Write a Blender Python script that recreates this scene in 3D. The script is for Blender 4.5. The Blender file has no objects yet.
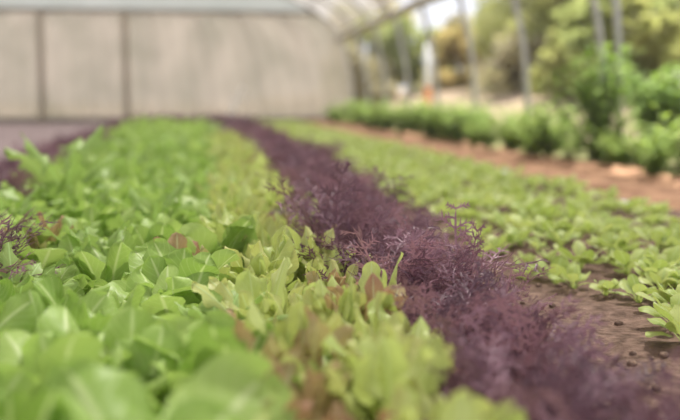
import bpy, math, random
from mathutils import Vector, Matrix
R = random.Random(7)
C = bpy.context.scene.collection
PI = math.pi

# ------------------------------------------------------------------ camera
cam = bpy.data.cameras.new('camera'); co = bpy.data.objects.new('camera', cam); C.objects.link(co)
cam.lens = 50; cam.sensor_width = 36; cam.sensor_fit = 'HORIZONTAL'
cam.clip_start = .02; cam.clip_end = 400
co.location = (0, 0, .38)
co.rotation_euler = (math.radians(90 - 6.69), 0, math.radians(-8.43))
cam.dof.use_dof = True; cam.dof.focus_distance = 1.55; cam.dof.aperture_fstop = 2.15
bpy.context.scene.camera = co
vs = bpy.context.scene.view_settings
vs.view_transform = 'Standard'; vs.look = 'None'; vs.gamma = 1; vs.use_curve_mapping = False
vs.exposure = 0.88

# ------------------------------------------------------------------ world and sun
w = bpy.data.worlds.new('world'); bpy.context.scene.world = w; w.use_nodes = True
nt = w.node_tree; nt.nodes.clear()
tc = nt.nodes.new('ShaderNodeTexCoord'); nz = nt.nodes.new('ShaderNodeTexNoise'); nz.inputs['Scale'].default_value = 3
cr = nt.nodes.new('ShaderNodeValToRGB')
cr.color_ramp.elements[0].position = .35; cr.color_ramp.elements[0].color = (.78, .80, .88, 1)
cr.color_ramp.elements[1].position = .62; cr.color_ramp.elements[1].color = (.92, .92, .96, 1)
bg = nt.nodes.new('ShaderNodeBackground'); bg.inputs['Strength'].default_value = .78
wo = nt.nodes.new('ShaderNodeOutputWorld')
nt.links.new(tc.outputs['Generated'], nz.inputs['Vector']); nt.links.new(nz.outputs['Fac'], cr.inputs['Fac'])
nt.links.new(cr.outputs['Color'], bg.inputs['Color']); nt.links.new(bg.outputs[0], wo.inputs[0])
sl = bpy.data.lights.new('sun', 'SUN'); so = bpy.data.objects.new('sun', sl); C.objects.link(so)
sl.energy = 7.5; sl.angle = math.radians(6); sl.color = (1, .95, .86)
# sunlight comes from ahead-right and high
so.rotation_euler = Vector((.30, .45, 1.0)).to_track_quat('Z', 'Y').to_euler()

# ------------------------------------------------------------------ materials
def mat(name, col, rough=.6, trans=0.0, spec=.4, noise=None, scale=8, bump=0, detail=4, tcol=None, clear=0.0, metal=0, emis=None):
    m = bpy.data.materials.new(name); m.use_nodes = True; n = m.node_tree; n.nodes.clear(); L = n.links.new
    out = n.nodes.new('ShaderNodeOutputMaterial'); p = n.nodes.new('ShaderNodeBsdfPrincipled')
    p.inputs['Roughness'].default_value = rough; p.inputs['Specular IOR Level'].default_value = spec
    p.inputs['Metallic'].default_value = metal
    src = None
    if noise:
        t = n.nodes.new('ShaderNodeTexCoord'); q = n.nodes.new('ShaderNodeTexNoise')
        q.inputs['Scale'].default_value = scale; q.inputs['Detail'].default_value = detail
        L(t.outputs['Object'], q.inputs['Vector'])
        r = n.nodes.new('ShaderNodeValToRGB')
        r.color_ramp.elements[0].position = .32; r.color_ramp.elements[0].color = (*noise, 1)
        r.color_ramp.elements[1].position = .68; r.color_ramp.elements[1].color = (*col, 1)
        L(q.outputs['Fac'], r.inputs['Fac']); src = r.outputs['Color']; L(src, p.inputs['Base Color'])
        if bump:
            b = n.nodes.new('ShaderNodeBump'); b.inputs['Strength'].default_value = bump; b.inputs['Distance'].default_value = .02
            L(q.outputs['Fac'], b.inputs['Height']); L(b.outputs[0], p.inputs['Normal'])
    else: p.inputs['Base Color'].default_value = (*col, 1)
    last = p.outputs[0]
    if trans:
        tr = n.nodes.new('ShaderNodeBsdfTranslucent'); mx = n.nodes.new('ShaderNodeMixShader'); mx.inputs[0].default_value = trans
        if tcol or not src: tr.inputs[0].default_value = (*(tcol or col), 1)
        else: L(src, tr.inputs[0])
        L(last, mx.inputs[1]); L(tr.outputs[0], mx.inputs[2]); last = mx.outputs[0]
    if clear:
        tp = n.nodes.new('ShaderNodeBsdfTransparent'); mx = n.nodes.new('ShaderNodeMixShader'); mx.inputs[0].default_value = clear
        L(last, mx.inputs[1]); L(tp.outputs[0], mx.inputs[2]); last = mx.outputs[0]
    L(last, out.inputs[0])
    return m

def leafmat(name, stops, rib, tip=None, trans=.36, rough=.42, vein=.4, boost=1.1):
    """stops: colours chosen by the per-leaf tint (r); rib: midrib colour; tip: edge/tip colour mixed in by tint (g)."""
    m = bpy.data.materials.new(name); m.use_nodes = True; n = m.node_tree; n.nodes.clear(); L = n.links.new
    N = n.nodes.new
    out = N('ShaderNodeOutputMaterial'); p = N('ShaderNodeBsdfPrincipled')
    p.inputs['Roughness'].default_value = rough; p.inputs['Specular IOR Level'].default_value = .35
    at = N('ShaderNodeAttribute'); at.attribute_name = 'tint'
    sep = N('ShaderNodeSeparateColor'); L(at.outputs['Color'], sep.inputs[0])
    oi = N('ShaderNodeObjectInfo')
    ad = N('ShaderNodeMath'); ad.operation = 'MULTIPLY_ADD'; L(oi.outputs['Random'], ad.inputs[0]); ad.inputs[1].default_value = .35
    sc = N('ShaderNodeMath'); sc.operation = 'MULTIPLY'; L(sep.outputs[0], sc.inputs[0]); sc.inputs[1].default_value = .65
    L(sc.outputs[0], ad.inputs[2])
    r = N('ShaderNodeValToRGB')
    el = r.color_ramp.elements
    for i, c in enumerate(stops):
        pos = i / (len(stops) - 1)
        e = el[0] if i == 0 else (el[1] if i == len(stops) - 1 else el.new(pos))
        e.position = pos; e.color = (*c, 1)
    L(ad.outputs[0], r.inputs['Fac']); col = r.outputs['Color']
    uv = N('ShaderNodeUVMap'); sx = N('ShaderNodeSeparateXYZ'); L(uv.outputs[0], sx.inputs[0])
    if tip:
        g = N('ShaderNodeMath'); g.operation = 'MULTIPLY'; L(sep.outputs[1], g.inputs[0]); L(sx.outputs[0], g.inputs[1])
        mx = N('ShaderNodeMixRGB'); L(g.outputs[0], mx.inputs[0]); L(col, mx.inputs[1]); mx.inputs[2].default_value = (*tip, 1)
        col = mx.outputs[0]
    # midrib: |v-.5| small ; side veins: repeating bands slanted along the blade
    a = N('ShaderNodeMath'); a.operation = 'SUBTRACT'; L(sx.outputs[1], a.inputs[0]); a.inputs[1].default_value = .5
    b = N('ShaderNodeMath'); b.operation = 'ABSOLUTE'; L(a.outputs[0], b.inputs[0])
    mr = N('ShaderNodeMapRange'); L(b.outputs[0], mr.inputs[0]); mr.inputs[1].default_value = .015; mr.inputs[2].default_value = .06
    mr.inputs[3].default_value = 1; mr.inputs[4].default_value = 0
    v1 = N('ShaderNodeMath'); v1.operation = 'MULTIPLY_ADD'; L(b.outputs[0], v1.inputs[0]); v1.inputs[1].default_value = -.6; L(sx.outputs[0], v1.inputs[2])
    v2 = N('ShaderNodeMath'); v2.operation = 'MULTIPLY'; L(v1.outputs[0], v2.inputs[0]); v2.inputs[1].default_value = 9
    v3 = N('ShaderNodeMath'); v3.operation = 'PINGPONG'; L(v2.outputs[0], v3.inputs[0]); v3.inputs[1].default_value = .5
    v4 = N('ShaderNodeMapRange'); L(v3.outputs[0], v4.inputs[0]); v4.inputs[1].default_value = .0; v4.inputs[2].default_value = .09
    v4.inputs[3].default_value = vein; v4.inputs[4].default_value = 0
    mm = N('ShaderNodeMath'); mm.operation = 'MAXIMUM'; L(mr.outputs[0], mm.inputs[0]); L(v4.outputs[0], mm.inputs[1])
    mx = N('ShaderNodeMixRGB'); L(mm.outputs[0], mx.inputs[0]); L(col, mx.inputs[1]); mx.inputs[2].default_value = (*rib, 1)
    col = mx.outputs[0]
    L(col, p.inputs['Base Color'])
    tr = N('ShaderNodeBsdfTranslucent')
    bo = N('ShaderNodeMixRGB'); bo.blend_type = 'MULTIPLY'; bo.inputs[0].default_value = 1; L(col, bo.inputs[1]); bo.inputs[2].default_value = (boost, boost, boost * .8, 1)
    L(bo.outputs[0], tr.inputs[0])
    ms = N('ShaderNodeMixShader'); ms.inputs[0].default_value = trans
    # puckered blade
    t = N('ShaderNodeTexCoord'); q = N('ShaderNodeTexNoise'); q.inputs['Scale'].default_value = 90; q.inputs['Detail'].default_value = 2
    L(t.outputs['Object'], q.inputs['Vector'])
    hh = N('ShaderNodeMath'); hh.operation = 'MULTIPLY_ADD'; L(mm.outputs[0], hh.inputs[0]); hh.inputs[1].default_value = -.8; L(q.outputs['Fac'], hh.inputs[2])
    bp = N('ShaderNodeBump'); bp.inputs['Strength'].default_value = .35; bp.inputs['Distance'].default_value = .003
    L(hh.outputs[0], bp.inputs['Height']); L(bp.outputs[0], p.inputs['Normal'])
    L(p.outputs[0], ms.inputs[1]); L(tr.outputs[0], ms.inputs[2]); L(ms.outputs[0], out.inputs[0])
    return m

M = {}
M['green'] = leafmat('lettuce_green', [(.23, .385, .065), (.36, .53, .12), (.50, .66, .21)], (.62, .74, .36))
M['mustard'] = leafmat('mustard_green', [(.27, .41, .10), (.40, .55, .18)], (.45, .65, .25))
M['lime'] = leafmat('lettuce_lime', [(.40, .52, .12), (.57, .69, .21), (.71, .80, .34)], (.66, .76, .38), tip=(.60, .60, .25))
M['red'] = leafmat('lettuce_red', [(.50, .30, .20), (.46, .42, .20), (.46, .54, .20)], (.6, .58, .36), tip=(.42, .20, .15), trans=.35)
M['purple'] = leafmat('mizuna_purple', [(.065, .028, .052), (.16, .072, .122), (.36, .20, .27)], (.38, .26, .31), trans=.25, rough=.36, boost=1.6, vein=.1)
M['purple_stem'] = mat('mizuna_stem', (.42, .27, .28), .5)
M['pale_stem'] = mat('lettuce_stem', (.45, .55, .28), .5, trans=.2)
M['seed'] = leafmat('seedling_green', [(.33, .44, .09), (.47, .57, .16), (.60, .68, .26)], (.48, .60, .25))
M['weed'] = leafmat('weed_green', [(.15, .26, .03), (.25, .38, .05), (.36, .48, .09)], (.35, .45, .12), rough=.75, trans=.35)
M['bush'] = leafmat('bush_green', [(.13, .25, .03), (.22, .36, .05), (.33, .46, .09)], (.3, .4, .10), rough=.75, trans=.35)
M['weed_stem'] = mat('weed_stem', (.10, .16, .04), .7)
M['soil'] = mat('bed_soil', (.26, .175, .14), .95, noise=(.10, .065, .05), scale=45, bump=1.0, detail=12, spec=.15)
M['ochre'] = mat('path_earth', (.42, .25, .155), .95, noise=(.24, .135, .085), scale=11, bump=.6, detail=6, spec=.1)
M['grey'] = mat('left_path', (.30, .24, .24), .95, noise=(.17, .13, .14), scale=5, bump=.5, detail=6, spec=.1)
M['bank'] = mat('dry_bank', (.29, .21, .155), .95, noise=(.21, .17, .11), scale=1.2, detail=5, spec=.1)
M['verge'] = mat('weedy_verge', (.26, .30, .12), .95, noise=(.20, .15, .09), scale=9, bump=.5, spec=.1)
M['clod'] = mat('clod_soil', (.25, .17, .13), .95, noise=(.15, .10, .08), scale=60, bump=.5)
M['steel'] = mat('galvanised_tube', (.46, .45, .45), .6, noise=(.34, .33, .33), scale=30, spec=.4, metal=.1)
M['rail'] = mat('weathered_rail', (.24, .21, .19), .8, noise=(.34, .32, .28), scale=5)
M['film'] = mat('milky_film', (.40, .36, .32), .35, trans=.45, noise=(.22, .20, .17), scale=3.5, clear=.26, spec=.3)
M['endfilm'] = mat('end_wall_film', (.37, .33, .285), .5, trans=.5, noise=(.24, .225, .18), scale=1.5, detail=4, clear=.05, spec=.3)
M['gable'] = mat('gable_film', (.34, .365, .365), .5, trans=.5, noise=(.27, .30, .29), scale=1.0, clear=.08, spec=.3)
M['eave'] = mat('rolled_film', (.42, .38, .34), .6, noise=(.30, .27, .24), scale=9)
M['batten'] = mat('weathered_batten', (.46, .40, .33), .8, noise=(.38, .34, .26), scale=3)
M['white'] = mat('white_paint', (.85, .85, .83), .5)
M['orange'] = mat('orange_plastic', (.75, .30, .10), .5)
M['bark'] = mat('bark', (.22, .18, .15), .9, noise=(.12, .10, .08), scale=9)

# ------------------------------------------------------------------ mesh helpers
class MB:
    def __init__(s): s.v = []; s.f = []; s.uv = []; s.t = []
    def face(s, idx, uvs, tint): s.f.append(idx); s.uv.extend(uvs); s.t.extend([tint] * len(idx))
    def grid(s, pts, tint, uvf=None):
        nu = len(pts); nv = len(pts[0]); b = len(s.v)
        for row in pts: s.v.extend(row)
        for i in range(nu - 1):
            for j in range(nv - 1):
                idx = (b + i * nv + j, b + i * nv + j + 1, b + (i + 1) * nv + j + 1, b + (i + 1) * nv + j)
                u0, u1, v0, v1 = i / (nu - 1), (i + 1) / (nu - 1), j / (nv - 1), (j + 1) / (nv - 1)
                s.face(idx, [(u0, v0), (u0, v1), (u1, v1), (u1, v0)], tint)
    def tube(s, pts, rads, n=6, tint=(.5, .5, 0, 1), cap=True):
        b = len(s.v); prev = None
        for k, (p, r) in enumerate(zip(pts, rads)):
            p = Vector(p)
            d = (Vector(pts[min(k + 1, len(pts) - 1)]) - Vector(pts[max(k - 1, 0)])).normalized()
            ref = Vector((0, 0, 1)) if abs(d.z) < .9 else Vector((1, 0, 0))
            if prev is not None: ref = prev
            a = (ref - d * ref.dot(d)).normalized(); c = d.cross(a); prev = a
            for q in range(n):
                g = 2 * PI * q / n; s.v.append(tuple(p + (a * math.cos(g) + c * math.sin(g)) * r))
        for k in range(len(pts) - 1):
            for q in range(n):
                q2 = (q + 1) % n
                s.face((b + k * n + q, b + k * n + q2, b + (k + 1) * n + q2, b + (k + 1) * n + q), [(0, 0)] * 4, tint)
        if cap:
            s.face(tuple(b + q for q in reversed(range(n))), [(0, 0)] * n, tint)
            e = b + (len(pts) - 1) * n; s.face(tuple(e + q for q in range(n)), [(0, 0)] * n, tint)
    def box(s, c, d, rot=0, tint=(.5, .5, 0, 1)):
        b = len(s.v); cx, cy, cz = c; ca, sa = math.cos(rot), math.sin(rot)
        for x in (-1, 1):
            for y in (-1, 1):
                for z in (-1, 1):
                    X, Y = x * d[0] / 2, y * d[1] / 2
                    s.v.append((cx + X * ca - Y * sa, cy + X * sa + Y * ca, cz + z * d[2] / 2))
        for f in ((0, 1, 3, 2), (4, 6, 7, 5), (0, 4, 5, 1), (2, 3, 7, 6), (0, 2, 6, 4), (1, 5, 7, 3)):
            s.face(tuple(b + i for i in f), [(0, 0)] * 4, tint)
    def add(s, o, mtx):
        b = len(s.v); s.v.extend(tuple(mtx @ Vector(p)) for p in o.v)
        s.f.extend(tuple(b + i for i in f) for f in o.f); s.uv.extend(o.uv); s.t.extend(o.t)
    def mesh(s, name, m, smooth=True):
        me = bpy.data.meshes.new(name); me.from_pydata(s.v, [], s.f); me.materials.append(m)
        ul = me.uv_layers.new(name='UVMap'); ul.data.foreach_set('uv', [c for u in s.uv for c in u])
        ca = me.color_attributes.new('tint', 'FLOAT_COLOR', 'CORNER'); ca.data.foreach_set('color', [c for t in s.t for c in t])
        me.polygons.foreach_set('use_smooth', [smooth] * len(me.polygons)); me.update(); me.validate()
        return me

def obj(name, me, parent=None, loc=(0, 0, 0), rz=0, sc=1):
    o = bpy.data.objects.new(name, me); C.objects.link(o); o.location = loc; o.rotation_euler = (0, 0, rz)
    o.scale = (sc, sc, sc) if not isinstance(sc, tuple) else sc
    if parent: o.parent = parent
    return o
def tag(o, label, cat, group=None, kind=None):
    o['label'] = label; o['category'] = cat
    if group: o['group'] = group
    if kind: o['kind'] = kind
    return o
def struct(name, mb, m, label=None, smooth=False):
    o = obj(name, mb.mesh(name, m, smooth)); o['kind'] = 'structure'
    if label: o['label'] = label
    return o

# ------------------------------------------------------------------ leaves
def spine(L, e0, e1, n, az, r0=0, twist=0, sidebend=0, tipd=False):
    """frames along an arching leaf: start elevation e0, end elevation e1 (radians)"""
    pts = []; p = Vector((math.cos(az) * r0, math.sin(az) * r0, 0)); a = az
    pu = 0
    for i in range(n + 1):
        u = i / n if not tipd else (.35 * i / n + .65 * math.sin(PI / 2 * i / n)); e = e0 + (e1 - e0) * u ** 1.4; a = az + sidebend * u
        t = Vector((math.cos(a) * math.cos(e), math.sin(a) * math.cos(e), math.sin(e)))
        s = Vector((-math.sin(a), math.cos(a), 0)); nn = t.cross(s) * -1
        if twist: s = (Matrix.Rotation(twist * u, 3, t) @ s); nn = s.cross(t) * -1
        nn = s.cross(t)
        if i: p = p + t * (L * (u - pu))
        pu = u
        pts.append((p.copy(), t, s, nn, u) if tipd else (p.copy(), t, s, nn))
    return pts

def blade(mb, L, W, e0, e1, az, pet=.28, nu=10, nv=7, cup=.25, wave=.1, lobes=0, r0=0, twist=0, sb=0, tint=(.5, .5, 0, 1), rnd=R, point=.6, toe=1.0):
    sp = spine(L, e0, e1, nu, az, r0, twist, sb, True); rows = []
    ph = rnd.uniform(0, 6); ph2 = rnd.uniform(0, 6); fr = rnd.uniform(9, 14)
    for i, (p, t, s, n, u) in enumerate(sp):
        if u <= pet: w = W * .07
        else:
            q = (u - pet) / (1 - pet); w = W * .5 * max(0.0, 1 - abs(2 * min(q, 1) ** toe - 1) ** (1.3 / point)) ** point
            w = max(w, W * .035 if q < .9 else W * .012)
        row = []
        for j in range(nv):
            v = j / (nv - 1) * 2 - 1
            ww = w
            if lobes and u > pet: ww = w * (1 - lobes * (.5 + .5 * math.sin(u * 34 + (ph if v > 0 else ph2))) * abs(v))
            off = cup * w * v * v + (wave * W * .5 * v * v * math.sin(fr * u + (ph if v > 0 else ph2)) if u > pet else 0)
            row.append(tuple(p + s * (v * ww * (1 - .12 * cup * v * v)) + n * off))
        rows.append(row)
    mb.grid(rows, tint)

def tn(r=R): return (r.random(), r.random(), 0, 1)

def make_lettuce(r, low=False):
    f = MB(); st = MB(); n = r.randint(6, 7) if low else r.randint(11, 14)
    for k in range(n):
        ring = k / n; az = k * 2.4 + r.uniform(-.4, .4)
        L = r.uniform(.11, .165) * (1 - .2 * (1 - ring)); W = r.uniform(.058, .085) * (.8 + .3 * ring)
        e0 = 1.45 - .55 * ring + r.uniform(-.12, .12); e1 = .95 - 1.35 * ring + r.uniform(-.6, .35)
        blade(f, L, W, e0, e1, az, pet=.25, nu=6 if low else 14, nv=5 if low else 7, cup=r.uniform(-.3, .7), wave=r.uniform(.12, .42),
              lobes=r.choice([0, .08, .15, .3]), twist=r.uniform(-1.0, 1.0), sb=r.uniform(-.6, .6), r0=.006, tint=tn(r), rnd=r, point=r.uniform(.45, .62), toe=r.uniform(.95, 1.3))
    for k in range(4):
        a = k * PI / 2; st.tube([(math.cos(a) * .003, math.sin(a) * .003, -.01), (math.cos(a) * .008, math.sin(a) * .008, .02), (math.cos(a) * .016, math.sin(a) * .016, .045)], [.0035, .0028, .0018], 5)
    return f, st
def make_oakleaf(r, low=False):
    f = MB(); st = MB(); n = 6 if low else r.randint(11, 14)
    for k in range(n):
        ring = k / n; az = k * 2.4 + r.uniform(-.4, .4)
        L = r.uniform(.10, .155); W = r.uniform(.030, .050)
        e0 = 1.5 - .4 * ring + r.uniform(-.1, .1); e1 = 1.35 - .9 * ring + r.uniform(-.4, .3)
        blade(f, L, W, e0, e1, az, pet=.12, nu=8 if low else 16, nv=5 if low else 7, cup=r.uniform(-.1, .7), wave=r.uniform(.3, .7), lobes=r.choice([.2, .35, .5]),
              twist=r.uniform(-.9, .9), sb=r.uniform(-.5, .5), r0=.006, tint=tn(r), rnd=r, point=r.uniform(.5, .7), toe=r.uniform(1.0, 1.5))
    st.tube([(0, 0, -.01), (0, 0, .015), (.001, 0, .035)], [.007, .006, .003], 7)
    return f, st

def ribbon(mb, p, d, nrm, L, w, seg, tint, curl=0, droop=0):
    """a narrow tapering strip, returns points along it"""
    rows = []; out = []; s = nrm.cross(d).normalized(); q = Vector(p); dd = Vector(d)
    for i in range(seg + 1):
        u = i / seg; ww = w * (1 - .55 * u) if i < seg else w * .08
        rows.append([tuple(q - s * ww), tuple(q + nrm * w * .35), tuple(q + s * ww)]); out.append((q.copy(), dd.copy()))
        dd = (dd + s * curl / seg + Vector((0, 0, -droop / seg))).normalized(); q = q + dd * (L / seg)
    mb.grid(rows, tint); return out

def mizuna_leaf(f, st, r, L, e0, e1, az, low=False):
    n = 6 if low else 10
    sp = spine(L, e0, e1, n, az, .006, r.uniform(-.8, .8), r.uniform(-.6, .6)); tint = tn(r)
    if not low:
        st.tube([tuple(p) for p, *_ in sp[:n // 2 + 1]], [.0017 - .0009 * i / n for i in range(n // 2 + 1)], 4, cap=False)
    rows = []
    for i, (p, t, s, nn) in enumerate(sp):
        w = (.0018 if i < n else .0004) * (2.4 if low else 1.0); rows.append([tuple(p - s * w), tuple(p + nn * w * .4), tuple(p + s * w)])
    f.grid(rows[n // 3:], tint)
    for i in range(n // 4, n + 1):
        p, t, s, nn = sp[i]; u = i / n
        for side in (-1, 1):
            if r.random() < .08: continue
            ll = L * (.30 - .17 * abs(u - .55) * 2) * r.uniform(.7, 1.25)
            d = (s * side * r.uniform(.7, 1) + t * r.uniform(.5, 1.0) + nn * r.uniform(-.35, .45)).normalized()
            pts = ribbon(f, p, d, nn, ll, .0042 if low else .0019, 2 if low else 4, tint, r.uniform(-.5, .5), r.uniform(-.3, .4))
            if low: continue
            for k in (1, 2, 3):
                for s2 in (-1, 1):
                    if r.random() < .2: continue
                    q, dq = pts[k]; d2 = (dq * .8 + nn.cross(dq) * s2 * r.uniform(.6, 1)+nn * r.uniform(-.2, .4)).normalized()
                    ribbon(f, q, d2, nn, ll * r.uniform(.25, .5), .0015, 2, tint)

def make_mizuna(r, low=False):
    f = MB(); st = MB(); n = 7 if low else r.randint(9, 12)
    for k in range(n):
        ring = k / n
        mizuna_leaf(f, st, r, r.uniform(.12, .17), 1.45 - .6 * ring + r.uniform(-.15, .15), .95 - 1.0 * ring + r.uniform(-.35, .35), k * 2.4 + r.uniform(-.4, .4), low)
    if low: st.tube([(0, 0, 0), (0, 0, .02)], [.003, .002], 4)
    return f, st

def make_seedling(r, low=False):
    f = MB(); st = MB(); n = 6 if low else 9
    for k in range(n):
        ring = k / n; az = k * 2.4 + r.uniform(-.3, .3)
        blade(f, r.uniform(.042, .068), r.uniform(.026, .038), 1.35 - .6 * ring, .7 - .9 * ring + r.uniform(-.3, .2), az, pet=.35, nu=5 if low else 8, nv=5, cup=r.uniform(.0, .3), wave=.1,
              lobes=r.choice([0, .15]), tint=tn(r), rnd=r, point=.55, r0=.003, twist=r.uniform(-.3, .3))
    st.tube([(0, 0, -.005), (0, 0, .012)], [.003, .002], 5)
    return f, st

def make_bush(r, H=.5, Wd=.22, ns=9, leaf=.06, per=16):
    f = MB(); st = MB()
    for k in range(ns):
        az = r.uniform(0, 2 * PI); lean = r.uniform(.02, 1) * Wd; h = H * r.uniform(.65, 1.05)
        pts = [Vector((math.cos(az) * lean * (u ** 1.3) + r.uniform(-.01, .01), math.sin(az) * lean * (u ** 1.3) + r.uniform(-.01, .01), h * u)) for u in (0, .25, .5, .75, 1)]
        st.tube([tuple(p) for p in pts], [.006, .005, .004, .003, .0015], 5)
        for q in range(per):
            u = .12 + .88 * q / per; i = min(3, int(u * 4)); p = pts[i].lerp(pts[i + 1], u * 4 - i)
            b = MB(); blade(b, leaf * r.uniform(.7, 1.3), leaf * r.uniform(.4, .6), r.uniform(.1, .9), r.uniform(-.7, .3), q * 2.4 + r.uniform(-.5, .5), pet=.12, nu=5, nv=3, cup=.2, wave=.1, tint=tn(r), rnd=r)
            f.add(b, Matrix.Translation(p))
    return f, st

def protos(fn, n, name, leafm, stemm, seed, **kw):
    out = []
    for k in range(n):
        f, st = fn(random.Random(seed + k), **kw); out.append((f.mesh(name + '_foliage', leafm), st.mesh(name + '_stem', stemm)))
    return out

made = {}
def place(name, cat, meshes, loc, rz, sc, label, group, tilt=(0, 0)):
    key = (name, id(meshes[0]))
    if key not in made:
        root = bpy.data.objects.new(name, None); C.objects.link(root); root.empty_display_size = .02
        a = obj('foliage', meshes[0], root); b = obj('stem', meshes[1], root)
        made[key] = (root, a, b)
    else:
        r0, a0, b0 = made[key]
        root = r0.copy(); C.objects.link(root)
        for ch in (a0, b0):
            c = ch.copy(); C.objects.link(c); c.parent = root
    root.name = name
    root.location = loc; root.rotation_euler = (tilt[0], tilt[1], rz); root.scale = (sc, sc, sc)
    root['label'] = label; root['category'] = cat
    if group: root['group'] = group
    elif 'group' in root: del root['group']
    return root

# ------------------------------------------------------------------ ground
def zsoil(x, y):
    z = .008 * math.sin(x * 9 + 1.3 * math.sin(y * 2.1)) + .006 * math.sin(y * 7.3 + x * 4) + .004 * math.sin(x * 31 + y * 23)
    return z
def ground(name, x0, x1, y0, y1, nx, ny, m, zf, label):
    g = MB(); rows = []
    for i in range(ny + 1):
        y = y0 + (y1 - y0) * i / ny; rows.append([(x, y, zf(x, y)) for x in (x0 + (x1 - x0) * j / nx for j in range(nx + 1))])
    g.grid([list(reversed(q)) for q in rows], (.5, .5, 0, 1)); return struct(name, g, m, label, True)
ground('floor', -.95, 1.56, -3, 16.0, 60, 380, M['soil'], zsoil, 'brown soil of the planted beds')
def zo(x, y): return .012 + .02 * math.sin(x * 12 + y * 5) * math.sin(y * 3.7) + .012 * math.sin(x * 27 + y * 19)
def xedge(y): return 2.1 + .05 * math.sin(y * 1.7)
ground('floor', 1.52, 2.25, -3, 16.0, 20, 200, M['ochre'], lambda x, y: zo(x, y), 'strip of dry orange-brown earth beside the seedling bed')
ground('floor', -4.3, -.93, -3, 16.0, 20, 60, M['grey'], lambda x, y: -.003 + .01 * math.sin(x * 5) * math.sin(y * 2), 'greyish path left of the beds')
def zb(x, y):
    q = min(1, max(0, (x - 3.2) / 3.6)); return -.01 + .62 * q * q * (3 - 2 * q) * (1 + .12 * math.sin(y * .6)) + .04 * math.sin(x * 2 + y * 1.3) * q
ground('floor', 2.20, 3.3, -3, 16.0, 12, 120, M['verge'], lambda x, y: .012 + .01 * math.sin(x * 9 + y * 7), 'weedy verge under the hoops')
ground('floor', 2.22, 60, -3, 90, 110, 120, M['bank'], zb, 'dry beige ground and bank outside the tunnel')
ground('floor', -40, 2.22, 16.1, 90, 12, 20, M['bank'], lambda x, y: -.02, 'dry ground beyond the end wall')

# ------------------------------------------------------------------ polytunnel
CX = -.8
PR = [(3.42, -.05), (3.40, .3), (3.35, .8), (3.28, 1.1), (3.19, 1.41), (2.85, 1.76), (2.35, 2.04), (1.6, 2.36), (.8, 2.56), (0, 2.64)]
def cat(P, n=4):
    out = []
    for i in range(len(P) - 1):
        p0, p1, p2, p3 = P[max(i - 1, 0)], P[i], P[i + 1], P[min(i + 2, len(P) - 1)]
        for k in range(n):
            t = k / n; out.append(tuple(.5 * ((2 * p1[c]) + (-p0[c] + p2[c]) * t + (2 * p0[c] - 5 * p1[c] + 4 * p2[c] - p3[c]) * t * t + (-p0[c] + 3 * p1[c] - 3 * p2[c] + p3[c]) * t ** 3) for c in (0, 1)))
    out.append(P[-1]); return out
half = cat(PR)
arch = [(CX + x, z) for x, z in half] + [(CX - x, z) for x, z in reversed(half[:-1])]
YW = 16.05
# roof film above the eaves
ea = [p for p in arch if p[1] >= 1.47]
g = MB(); g.grid([[(x * 1.0, y, z + .026) for x, z in ea] for y in [-3 + (YW + 3) * i / 40 for i in range(41)]], (.5, .5, 0, 1))
struct('ceiling', g, M['film'], 'milky plastic film stretched over the hoops', True)
# left side film
lf = [p for p in arch if p[1] <= 1.44 and p[0] < CX]
g = MB(); g.grid([[(x - .026, y, z) for x, z in lf] for y in [-3 + (YW + 3) * i / 20 for i in range(21)]], (.5, .5, 0, 1))
struct('wall_left', g, M['endfilm'], 'milky plastic side film', True)
# end wall: lower film with soft folds, gable above the rail
def xhalf(z):
    for (xa, za), (xb, zb_) in zip(half, half[1:]):
        if za <= z <= zb_: return xa + (xb - xa) * (z - za) / (zb_ - za + 1e-9)
    return 0
g = MB(); rows = []
for i in range(13):
    z = -.02 + 1.84 * i / 12; xh = xhalf(max(z, 0)) - .01
    rows.append([(CX - xh + 2 * xh * j / 90, YW + .015 * math.sin(j * .55) + .012 * math.sin(j * 1.7 + z * 2), z) for j in range(91)])
g.grid(rows, (.5, .5, 0, 1)); struct('wall_back', g, M['endfilm'], 'milky beige plastic end wall', True)
g = MB(); rows = []
for i in range(11):
    z = 1.80 + .83 * i / 10; xh = max(xhalf(z) - .01, .02)
    rows.append([(CX - xh + 2 * xh * j / 30, YW + .01, z) for j in range(31)])
g.grid(rows, (.5, .5, 0, 1)); struct('wall_gable', g, M['gable'], 'bluish gable film above the end wall rail', True)
# end wall timbers
r_ = MB(); r_.box((CX, YW - .05, 1.81), (2 * xhalf(1.8), .06, .06)); struct('trim_1', r_, M['rail'], 'dark horizontal rail across the end wall')
for k, x in enumerate((-2.52, -1.18)):
    r_ = MB(); r_.box((x, YW - .045, .9), (.10, .04, 1.78)); m_ = M['batten']
    struct('trim_%d' % (k + 2), r_, m_, 'upright batten of the end wall')
r_ = MB(); r_.box((CX, YW - .04, .04), (2 * xhalf(.1), .04, .1)); struct('trim_4', r_, M['rail'], 'bottom board of the end wall')

# hoops
ords = ['nearest', 'second', 'third', 'fourth', 'fifth', 'sixth', 'seventh', 'last']
hp = MB(); hp.tube([(x, 0, z) for x, z in arch], [.026] * len(arch), 8); hoop_me = hp.mesh('hoop', M['steel'])
for k in range(-4, 8):
    y = 5.85 + 1.45 * k
    o = obj('tunnel_hoop', hoop_me, None, (0, y, 0))
    if k < 0: lab = 'galvanised steel hoop of the polytunnel outside the picture behind the beds'
    elif k == 7: lab = 'steel hoop framing the plastic end wall, farthest of the row'
    else: lab = '%s visible grey steel hoop along the open right side' % ords[k]
    tag(o, lab, 'hoop', 'polytunnel hoops')
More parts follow.
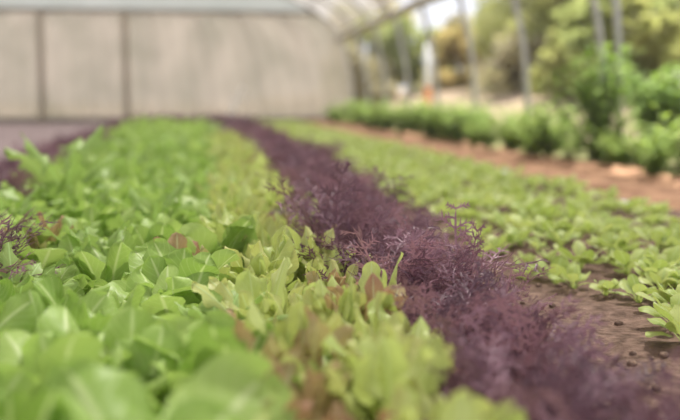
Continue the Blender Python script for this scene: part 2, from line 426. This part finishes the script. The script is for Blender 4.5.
# eave rail with rolled up side film
for sx, nm in ((1, 'right'), (-1, 'left')):
    e = MB(); X = CX + sx * 3.16
    e.tube([(X, y, 1.40 + .006 * math.sin(y * 2)) for y in [-3 + (YW + 3) * i / 40 for i in range(41)]], [.055] * 41, 10)
    o = obj('rolled_side_film', e.mesh('rolled_side_film', M['eave']))
    tag(o, 'long roll of side film under the %s eave of the polytunnel' % nm, 'roll')
# purlins
for k, (dx, z) in enumerate(((2.6, 1.90), (1.6, 2.33))):
    e = MB(); e.tube([(CX + dx, -3, z), (CX + dx, YW, z)], [.018] * 2, 8)
    tag(obj('purlin', e.mesh('purlin', M['steel'])), ('lower' if k == 0 else 'upper') + ' steel purlin running under the roof film on the right', 'purlin')
# extra upright beside the nearest hoop
e = MB(); e.tube([(2.58, 5.55, -.02), (2.55, 5.55, .7), (2.47, 5.55, 1.42)], [.024] * 3, 8)
tag(obj('steel_post', e.mesh('steel_post', M['steel'])), 'grey steel post close beside the nearest hoop on the right', 'post')
# pale board leaning on the end wall
e = MB(); e.tube([(.42, 15.7, .0), (.72, 15.93, .55)], [.035, .035], 4)
tag(obj('leaning_board', e.mesh('leaning_board', M['white'], False)), 'short pale board leaning against the end wall', 'board')

# haze volume added inside the tunnel to imitate a lens flare veil
hz = bpy.data.materials.new('flare_veil'); hz.use_nodes = True; hn = hz.node_tree; hn.nodes.clear()
hv = hn.nodes.new('ShaderNodeVolumeScatter'); hv.inputs['Density'].default_value = .0045; hv.inputs['Anisotropy'].default_value = .5; hv.inputs['Color'].default_value = (1, .98, .95, 1)
ho = hn.nodes.new('ShaderNodeOutputMaterial'); hn.links.new(hv.outputs[0], ho.inputs['Volume'])
e = MB(); e.box((CX + .1, 8, .72), (6.2, 15.6, 1.30)); o = obj('veil_haze', e.mesh('veil_haze', hz, False))
tag(o, 'thin added haze volume imitating lens flare veil inside the tunnel', 'haze', kind='stuff')

# ------------------------------------------------------------------ crops
P_let = protos(make_lettuce, 8, 'lettuce', M['green'], M['pale_stem'], 100)
P_lim = protos(make_oakleaf, 5, 'lime_lettuce', M['lime'], M['pale_stem'], 200)
P_red = protos(make_oakleaf, 4, 'red_lettuce', M['red'], M['pale_stem'], 300)
P_miz = protos(make_mizuna, 6, 'mizuna', M['purple'], M['purple_stem'], 400)
P_see = protos(make_seedling, 5, 'seedling', M['seed'], M['pale_stem'], 500)

def field(fn_low, seed, spots, name, m, label, cat_, pool=5):
    P = [fn_low(random.Random(seed + k), low=True)[0] for k in range(pool)]; mb = MB(); r = random.Random(seed)
    for x, y, s in spots:
        mb.add(r.choice(P), Matrix.Translation((x, y, zsoil(x, y))) @ Matrix.Rotation(r.uniform(0, 6.28), 4, 'Z') @ Matrix.Scale(s, 4))
    return tag(obj(name, mb.mesh(name, m)), label, cat_, kind='stuff')

nth = ['first', 'second', 'third', 'fourth', 'fifth', 'sixth', 'seventh', 'eighth', 'ninth', 'tenth', 'eleventh', 'twelfth', 'thirteenth', 'fourteenth', 'fifteenth', 'sixteenth']
def bed(r, xa, xb, cols, y0, dy, rows, drift=lambda y: 0, jit=.3):
    out = []
    for i in range(rows):
        y = y0 + i * dy
        for j in range(cols):
            x = xa(y) + (xb(y) - xa(y)) * (j + .5) / cols
            out.append((i, j, x + r.uniform(-jit, jit) * (xb(y) - xa(y)) / cols, y + r.uniform(-jit, jit) * dy))
    return out

# green lettuces
rr = random.Random(11)
xl = lambda y: -.50 - .03 * min(y, 5); xr = lambda y: .05
def zone(y):
    return 'in the sharp stretch' if y < 2.4 else ('just behind the sharp stretch' if y < 3.4 else ('half way down' if y < 5 else 'far down near the end wall'))
side5 = ['at the left edge beside mizuna', 'left of the bed centre', 'along the bed centre', 'right of the bed centre', 'next to the mixed lettuces']
col5 = ['leftmost', 'second from left', 'third from left', 'fourth from left', 'rightmost']
for i, j, x, y in bed(rr, xl, xr, 5, .60, .125, 54, jit=.42):
    sc = rr.uniform(.68, 1.2) * (1 + .03 * max(0, y - 2))
    if i < 12: lab, grp = 'bright green lettuce, %s plant in the %s row from the camera' % (col5[j], nth[i]), 'green lettuces in the left bed'
    else: lab, grp = 'bright green lettuce %s, %s' % (side5[j], zone(y)), 'green lettuces %s, %s' % (side5[j], zone(y))
    place('green_lettuce', 'lettuce', rr.choice(P_let), (x, y, zsoil(x, y)), rr.uniform(0, 6.28), sc, lab, grp, (rr.uniform(-.3, .3), rr.uniform(-.3, .3)))
spots = []
y = .60 + .125 * 54
while y < 10:
    for j in range(6):
        spots.append((xl(y) + (xr(y) - xl(y)) * (j + rr.random()) / 6, y, rr.uniform(1.2, 1.65)))
    y += .12
field(make_lettuce, 120, spots, 'distant_lettuces', M['green'], 'mass of green lettuces at the far end of the left bed', 'lettuce')

# mixed lime and red lettuces
rr = random.Random(12)
for i, j, x, y in bed(rr, lambda y: .055, lambda y: .27 + .05 * min(1, max(0, (y - 2) / 3)), 2, .60, .095, 75):
    red = rr.random() < .22; P = P_red if red else P_lim
    kind = 'red-tinged oakleaf lettuce' if red else 'lime upright lettuce'
    sd = 'beside the green lettuces' if j == 0 else 'beside the purple mizuna'
    if i < 16: lab = '%s %s, %s row from the camera' % (kind, sd, nth[i])
    else: lab = '%s %s, %s' % (kind, sd, zone(y))
    place('red_oakleaf_lettuce' if red else 'lime_lettuce', 'lettuce', rr.choice(P), (x, y, zsoil(x, y)), rr.uniform(0, 6.28), rr.uniform(.6, .8) if red else rr.uniform(.72, 1.12), lab, 'mixed lettuces: ' + lab if i >= 16 else None, (rr.uniform(-.15, .15), rr.uniform(-.15, .15)))

# purple mizuna, right row and left row
rr = random.Random(13)
for i, j, x, y in bed(rr, lambda y: .265 + .05 * min(1, max(0, (y - 2) / 3)), lambda y: .48 + .10 * min(1, max(0, (y - 1.8) / 2)), 2, .55, .095, 90):
    sd = 'on the lettuce side' if j == 0 else 'on the bare soil side'
    if i < 16: lab = 'feathery purple mizuna %s, %s row from the camera' % (sd, nth[i])
    else: lab = 'feathery purple mizuna %s, %s' % (sd, zone(y))
    place('purple_mizuna', 'mizuna', rr.choice(P_miz), (x, y, zsoil(x, y)), rr.uniform(0, 6.28), rr.uniform(.75, 1.15) * (1 if j == 0 or y > 2.3 else .88) * (1.1 if y > 2.3 else 1), lab, 'purple mizuna: ' + lab if i >= 16 else None, (rr.uniform(-.15, .15), rr.uniform(-.15, .15)))
for i, j, x, y in bed(rr, lambda y: xl(y) - .26, lambda y: xl(y), 2, 1.55, .11, 50):
    sd = 'against the green lettuces' if j == 1 else 'along the grey path'
    lab = 'purple mizuna in the row left of the lettuce bed, %s, %s' % (sd, 'near' if y < 3.2 else 'far')
    place('purple_mizuna', 'mizuna', rr.choice(P_miz), (x, y, zsoil(x, y)), rr.uniform(0, 6.28), rr.uniform(.8, 1.0), lab, 'left row: ' + lab, (rr.uniform(-.15, .15), rr.uniform(-.15, .15)))
place('purple_mizuna', 'mizuna', P_miz[1], (-.43, 1.6, .02), 1, 1.15, 'purple mizuna poking out of the green lettuces at the left picture edge', None, (0, .45))
spots = [(rr.uniform(.32, .58), rr.uniform(9.1, 13), rr.uniform(.9, 1.2)) for _ in range(170)] + \
        [(rr.uniform(xl(y0) - .28, xl(y0)), y0, rr.uniform(.8, 1)) for y0 in [7.1 + 3 * q / 140 for q in range(140)]] + \
        [(rr.uniform(-.9, .25), rr.uniform(10, 12.5), rr.uniform(1.0, 1.3)) for _ in range(420)]
field(make_mizuna, 430, spots, 'distant_mizuna', M['purple'], 'dark purple mizuna massed at the far end of the beds', 'mizuna')

# seedling bed
rr = random.Random(14)
sd9 = lambda j: 'along the left edge' if j < 3 else ('in the middle' if j < 5 else 'along the right edge')
for i, j, x, y in bed(rr, lambda y: .72 + .04 * math.sin(y * 5), lambda y: 1.50, 8, 1.30, .087, 36, jit=.6):
    z_ = 'beside the sharpest mizuna' if i < 16 else 'beside the blurred mizuna'
    lab = 'young salad plant %s of the right bed, %s' % (sd9(j), z_); grp = lab.replace('plant', 'plants')
    if i < 8: lab, grp = 'young salad plant in the right bed, %s row from the camera, %s from the left' % (nth[i], nth[j]), 'young salad plants in the right bed'
    place('young_salad_plant', 'seedling', rr.choice(P_see), (x, y, zsoil(x, y)), rr.uniform(0, 6.28), rr.uniform(.6, 1.3), lab, grp)
spots = []
y = 1.30 + .087 * 36
while y < 15.6:
    for j in range(9):
        spots.append((.72 + .8 * (j + rr.random()) / 9, y + rr.uniform(-.04, .04), rr.uniform(.9, 1.3)))
    y += .085 if y < 8 else .13
y = 8
while y < 15.7:
    for j in range(4): spots.append((rr.uniform(.45, .75) if y < 13 else rr.uniform(-.2, .75), y, 1))
    y += .12
field(make_seedling, 530, spots, 'distant_salad_plants', M['seed'], 'low green salad plants covering the rest of the right bed', 'seedling')

# tall serrated mustard standing above the lettuces
def make_mustard(r):
    f = MB(); st = MB()
    for k in range(9):
        az = k * 2.4; blade(f, r.uniform(.15, .20), r.uniform(.05, .065), 1.45 - .04 * k, .75 - .09 * k, az, pet=.35, nu=16, nv=7, cup=.25, wave=.25, lobes=.55, tint=tn(r), rnd=r, twist=r.uniform(-.5, .5))
    st.tube([(0, 0, -.01), (0, 0, .02), (0, 0, .05)], [.006, .005, .003], 6); return f, st
P_mus = protos(make_mustard, 2, 'mustard', M['mustard'], M['pale_stem'], 600)
place('green_mustard', 'mustard', P_mus[0], (-.42, 3.0, .02), .4, 1.6, 'serrated green mustard rising above the lettuces at the left', None)
place('green_mustard', 'mustard', P_mus[1], (-.50, 2.55, 0), 2.2, 1.0, 'shorter serrated mustard at the left edge beside the purple row', None)

def spear(r, L, W, n):
    f = MB(); st = MB()
    for k in range(n):
        blade(f, L * r.uniform(.8, 1.05), W * r.uniform(.8, 1.1), 1.5 - .06 * k, 1.35 - .12 * k, r.uniform(0, 6.28), pet=.1, nu=22, nv=9, cup=.35, wave=.25, lobes=.22, tint=(.6, .2, 0, 1), rnd=r, point=.5, toe=1.5, twist=r.uniform(-.5, .5))
    st.tube([(0, 0, -.01), (0, 0, .02), (0, 0, .04)], [.006, .005, .003], 6); return f, st
P_sp = protos(lambda r: spear(r, .16, .038, 3), 2, 'spear', M['lime'], M['pale_stem'], 650)
place('lime_lettuce', 'lettuce', P_sp[0], (.17, 1.22, 0), .3, .95, 'tall pale lime lettuce leaves standing up in sharp focus beside the purple mizuna', None)
place('lime_lettuce', 'lettuce', P_sp[1], (.25, 1.36, 0), 1.9, 1.0, 'pale lime spear shaped lettuce with jagged edge pushing into the purple mizuna', None)
place('lime_lettuce', 'lettuce', P_sp[0], (.27, 2.15, 0), 2.9, .95, 'small lime lettuce tip showing among the purple mizuna behind the jagged spear', None)
place('lime_lettuce', 'lettuce', P_sp[1], (.085, .60, 0), .5, 1.1, 'blurred lime lettuce spears nearest the camera, left of the strip', None)
place('lime_lettuce', 'lettuce', P_sp[0], (.17, .62, 0), 2.1, 1.05, 'blurred lime lettuce spears nearest the camera, right of the strip', None)
place('purple_mizuna', 'mizuna', P_miz[0], (.27, 1.92, .02), 2, 1.3, 'tallest purple mizuna with wispy pale stems at the edge of the lettuces', None)
place('purple_mizuna', 'mizuna', P_miz[3], (.45, 1.55, .01), 4, 1.15, 'tall purple mizuna leaning towards the seedling bed', None, (.1, .25))
place('red_oakleaf_lettuce', 'lettuce', P_red[0], (-.04, 1.75, 0), 1, .95, 'dark red-brown leaf lettuce sticking out among the green lettuces', None)
place('red_oakleaf_lettuce', 'lettuce', P_red[1], (-.33, 2.0, 0), 1, 1.0, 'pinkish lettuce leaves hidden among green ones left of the bed centre', None)

for x, y, sc_, k, lab in [(-.22, 1.95, .95, 1, 'serrated green mustard in sharp focus left of the bed centre'), (-.30, 1.55, .85, 0, 'serrated dark veined mustard near the left edge, in front of the pinkish lettuce'),
    (-.12, 2.45, 1.0, 0, 'upright serrated mustard just behind the sharp stretch near the bed centre'), (-.02, 3.0, 1.1, 1, 'bright serrated mustard in the blurred part right of the bed centre'),
    (-.30, 3.9, 1.15, 0, 'tall serrated mustard far down the left half of the bed'), (-.15, 5.2, 1.3, 1, 'farthest serrated mustard standing out above the bed'), (.02, 1.30, .75, 1, 'small serrated mustard between green and lime lettuces in the foreground')]:
    place('green_mustard', 'mustard', P_mus[k], (x, y, 0), x * 20 + y, sc_, lab, None)
for x, y, sc_, lab in [(.20, 2.6, .95, 'lime lettuce spear behind the wispy mizuna'), (.14, 3.1, 1.0, 'upright lime lettuce spear half way down the mixed strip'), (.22, 3.7, 1.15, 'far lime lettuce spear against the purple row'), (.12, 4.4, 1.2, 'farthest lime lettuce spear of the mixed strip')]:
    place('lime_lettuce', 'lettuce', P_sp[1], (x, y, 0), x * 30, sc_, lab, None)

for x, y, sc_, k, lab in [(-.03, .70, 1.45, 2, 'large blurred green lettuce at the bottom, left of the lime leaves'), (-.17, .78, 1.35, 4, 'large blurred green lettuce filling the lower left corner'),
    (-.15, 1.02, 1.3, 5, 'big round leaved lettuce behind the one in the lower left corner'), (.0, 1.08, 1.2, 1, 'broad smooth lettuce leaning on the lime lettuces in the foreground'), (-.04, 1.55, 1.15, 3, 'round leaved lettuce with pale veins in the sharpest part of the bed')]:
    place('green_lettuce', 'lettuce', P_let[k], (x, y, 0), x * 9 + 1, sc_, lab, None)

for x, y, sc_, k, lab in [(.075, .90, 1.05, 2, 'reddish oakleaf lettuce among lime leaves at the bottom, beside the big green leaves'), (.11, 1.02, 1.0, 3, 'reddish brown lettuce in front of the tall sharp lime leaves'),
    (.06, 1.16, .9, 0, 'small red-tinged lettuce squeezed between green and lime lettuces'), (.23, 1.27, .95, 1, 'yellowish brown lettuce leaf showing below the purple mizuna')]:
    place('red_oakleaf_lettuce', 'lettuce', P_red[k], (x, y, 0), x * 50, sc_, lab, None)
for x, y, sc_, lab in [(-.37, 1.62, 1.2, 'purple mizuna sprig crossing the left picture edge in sharp focus'), (-.46, 1.85, 1.2, 'purple mizuna at the left edge, behind the sharp sprig'), (-.58, 2.9, 1.3, 'tall purple mizuna left of the serrated mustard')]:
    place('purple_mizuna', 'mizuna', P_miz[2], (x, y, .01), x * 9, sc_, lab, None, (0, .2))

# clods and pebbles of soil between the rows
for k in range(40):
    s = MB(); rad = rr.uniform(.003, .008); x = rr.uniform(.58, .74); y = rr.uniform(1.1, 3.2)
    for a in range(5):
        pass
    rings = []
    rk = random.Random(k)
    for a in range(6):
        t = PI * a / 5; rings.append([(rad * math.sin(t) * math.cos(q * PI / 4) * rk.uniform(.8, 1.2), rad * math.sin(t) * math.sin(q * PI / 4) * rk.uniform(.8, 1.2), rad * .7 * math.cos(t)) for q in range(8)])
        rings[-1].append(rings[-1][0])
    s.grid(rings, (.5, .5, 0, 1))
    tag(obj('soil_clod', s.mesh('soil_clod', M['clod']), None, (x, y, zsoil(x, y) + rad * .35), rr.uniform(0, 6)), 'small brown clod of soil lying between mizuna and seedlings', 'clod', 'soil clods on the bare strip')

# ------------------------------------------------------------------ weeds along the open side
P_w = []
for k in range(5):
    f, st = make_bush(random.Random(700 + k), H=.40, Wd=.30, ns=20, leaf=.07, per=15)
    P_w.append((f.mesh('weed_foliage', M['weed']), st.mesh('weed_stem', M['weed_stem'])))
rr = random.Random(15)
y = 3.9; k = 0
while y < 15.5:
    for x0 in (2.16, 2.42):
        x = x0 + rr.uniform(-.12, .12); s = rr.uniform(.30, .95)
        pos = 'in front of the hoops' if x0 < 2.3 else 'at the foot of the hoops'
        hk = int((y - 5.85) // 1.45) + 1
        st_ = 'before the %s hoop' % ords[0] if hk < 1 else 'between the %s and %s hoops' % (ords[hk - 1], ords[min(hk, 7)])
        sz = 'tall' if s > .74 else ('low' if s < .5 else 'middling')
        pos = 'on the path side' if x0 < 2.3 else 'on the outer side'
        place('leafy_weed', 'weed', rr.choice(P_w), (x, y + rr.uniform(-.08, .08), 0), rr.uniform(0, 6), s, '%s green weed %s, %s' % (sz, st_, pos), '%s weeds %s, %s' % (sz, st_, pos))
    y += .27
for i, (x, y, H, Wd, lab) in enumerate([(2.36, 5.35, .70, .36, 'tallest dark green bush standing before the nearest hoop'), (2.62, 5.05, .60, .25, 'broad green bush right of the tallest bush'),
                                        (2.75, 4.75, .55, .25, 'green bush at the right picture edge above the brown path'), (2.9, 5.8, .58, .3, 'dark green bush outside the tunnel behind the tallest bush')]):
    f, st = make_bush(random.Random(800 + i), H=H, Wd=Wd * 1.2, ns=30, leaf=.08, per=22)
    place('green_bush', 'bush', (f.mesh('bush_foliage', M['bush']), st.mesh('bush_stem', M['weed_stem'])), (x, y, 0), 0, 1, lab, None)

# ------------------------------------------------------------------ trees and things outside
def make_tree(r, H, crown, cz, leafm, nleaf, ls, tr=.09):
    f = MB(); st = MB()
    st.tube([(0, 0, -.1), (r.uniform(-.1, .1), r.uniform(-.1, .1), H * .4), (r.uniform(-.2, .2), 0, H * .85)], [tr, tr * .7, tr * .25], 8)
    for k in range(7):
        a = r.uniform(0, 6.28); z = H * r.uniform(.15, .6)
        st.tube([(0, 0, z), (math.cos(a) * crown * .5, math.sin(a) * crown * .5, z + H * .16), (math.cos(a) * crown * .8, math.sin(a) * crown * .8, z + H * .26)], [tr * .4, tr * .25, .01], 5)
    cl = [(r.gauss(0, .38) * crown, r.gauss(0, .38) * crown, cz + r.uniform(-1, 1) * (H - cz), r.uniform(.25, .45) * crown) for _ in range(16)]
    for _ in range(nleaf):
        cx, cy, c_z, rad = r.choice(cl); d = Vector((r.gauss(0, 1), r.gauss(0, 1), r.gauss(0, 1))).normalized() * rad * r.random() ** .4
        p = Vector((cx, cy, max(c_z, .15))) + d; p.z = max(p.z, .05)
        b = MB(); a = Vector((r.gauss(0, 1), r.gauss(0, 1), r.gauss(0, 1))).normalized(); c = a.orthogonal().normalized(); n = a.cross(c)
        s = ls * r.uniform(.6, 1.3)
        b.grid([[tuple(p - a * s), tuple(p - a * s)], [tuple(p - c * s * .45 + n * s * .1), tuple(p + c * s * .45 + n * s * .1)], [tuple(p + a * s), tuple(p + a * s)]], tn(r))
        f.add(b, Matrix.Identity(4))
    return f, st
TM = {
 'yg': leafmat('tree_yellow_green', [(.31, .33, .12), (.38, .40, .16), (.44, .45, .21)], (.4, .45, .2), vein=0, trans=.45, rough=.8, boost=1.2),
 'y': leafmat('tree_yellow', [(.44, .39, .12), (.50, .45, .15), (.54, .48, .2)], (.5, .45, .15), vein=0, trans=.45, rough=.8, boost=1.2),
 'g': leafmat('tree_green', [(.24, .29, .11), (.31, .36, .15), (.38, .41, .2)], (.35, .4, .2), vein=0, trans=.45, rough=.8, boost=1.2),
 'b': leafmat('tree_brown', [(.36, .32, .20), (.41, .36, .24), (.44, .41, .28)], (.4, .35, .25), vein=0, trans=.45, rough=.8, boost=1.2),
 'o': leafmat('tree_orange', [(.48, .34, .18), (.50, .40, .21), (.44, .42, .22)], (.45, .35, .2), vein=0, trans=.45, rough=.8, boost=1.2)}
def px2x(px, y): return y * math.tan(math.atan((px - 340) / 944.4) + math.radians(8.43))
trees = [
 (352, 24, 2.2, .9, 1.0, 'b', 1500, 'brownish shrub at the corner of the end wall'),
 (515, 18, .95, .8, .5, 'b', 600, 'low brownish shrub on the bank behind the second hoop'),
 (575, 13, .8, .5, .4, 'yg', 700, 'low pale shrub left of the nearest hoop'),
 (612, 12, 1.2, .7, .6, 'g', 1200, 'low green shrub on the bank right of the nearest hoop'),
 (645, 11.5, 1.15, .7, .6, 'yg', 1300, 'low yellow green shrub on the bank near the barrel'),
 (668, 13, 1.4, .8, .7, 'g', 1300, 'low dark shrub behind the barrel'),
 # angle (as a direction), distance, height, crown radius, crown centre, leaf, count, label
 (362, 26, 2.6, 1.1, 1.3, 'yg', 1500, 'loose yellow green tree just right of the end wall'),
 (388, 27, 3.3, 1.0, 1.8, 'y', 1500, 'slim bright yellow tree right of the end wall'),
 (412, 25, 1.9, .8, 1.0, 'g', 1100, 'small dark green tree below the bright gap of sky'),
 (432, 30, 2.1, 1.1, 1.1, 'yg', 1200, 'low pale green shrub under the bright gap of sky'),
 (455, 24, 1.55, .8, .8, 'o', 1000, 'low orange autumn shrub beside the white post'),
 (478, 26, 2.2, .9, 1.2, 'b', 900, 'bare brownish tree left of the wide green trees'),
 (500, 22, 1.9, .9, 1.1, 'yg', 1200, 'low yellow green tree under the right part of the sky gap'),
 (530, 20, 3.6, 1.4, 1.9, 'yg', 2600, 'wide yellow green tree behind the second hoop'),
 (562, 18, 3.6, 1.3, 1.9, 'yg', 2600, 'dense yellow green tree left of the nearest hoop'),
 (595, 19, 3.8, 1.4, 2.0, 'g', 2400, 'darker green tree behind the nearest hoop'),
 (622, 17, 3.4, 1.2, 1.8, 'yg', 2400, 'light green tree right of the nearest hoop'),
 (650, 17, 3.4, 1.2, 1.9, 'b', 2200, 'brownish autumn tree near the right picture edge'),
 (676, 15, 3.2, 1.2, 1.8, 'g', 2200, 'green tree cut by the right picture edge'),
 (700, 18, 3.8, 1.6, 2.0, 'yg', 2200, 'yellow green tree just outside the right picture edge'),
 (545, 28, 4.6, 2.0, 2.4, 'g', 2200, 'tall green tree standing behind the yellow green ones'),
 (640, 27, 4.8, 2.2, 2.6, 'yg', 2200, 'tall pale tree behind the brownish autumn tree'),
]
for i, (px, y, H, cw, cz, k, n, lab) in enumerate(trees):
    f, st = make_tree(random.Random(900 + i), H, cw * 1.15, cz, None, int(n * 1.6), .12)
    x = px2x(px, y)
    place('tree', 'tree', (f.mesh('tree_foliage', TM[k]), st.mesh('tree_trunk', M['bark'])), (x, y, zb(x, y) - .02), i, 1, lab, None)

# white post with an orange foot, outside
e = MB(); X = px2x(427, 15); e.tube([(0, 0, -.05), (0, 0, 1.25)], [.05, .05], 10)
root = bpy.data.objects.new('marker_post', None); C.objects.link(root); root.location = (X, 15, zb(X, 15)); obj('post', e.mesh('post', M['white']), root)
e = MB(); e.tube([(0, 0, .25), (0, 0, .55)], [.06, .06], 10); obj('sleeve', e.mesh('sleeve', M['orange']), root)
tag(root, 'white post with orange sleeve standing outside the tunnel', 'post')
# white barrel at the right edge
e = MB(); X = px2x(684, 9); e.tube([(0, 0, 0), (0, 0, .05), (0, 0, .2), (0, 0, .38), (0, 0, .42)], [.11, .12, .12, .12, .10], 16)
root = bpy.data.objects.new('water_barrel', None); C.objects.link(root); root.location = (X, 9, zb(X, 9) + .0); obj('body', e.mesh('body', M['white']), root)
e = MB(); e.tube([(0, 0, .42), (0, 0, .45)], [.07, .07], 14); obj('lid', e.mesh('lid', M['white']), root)
tag(root, 'white barrel standing outside at the right picture edge', 'barrel')
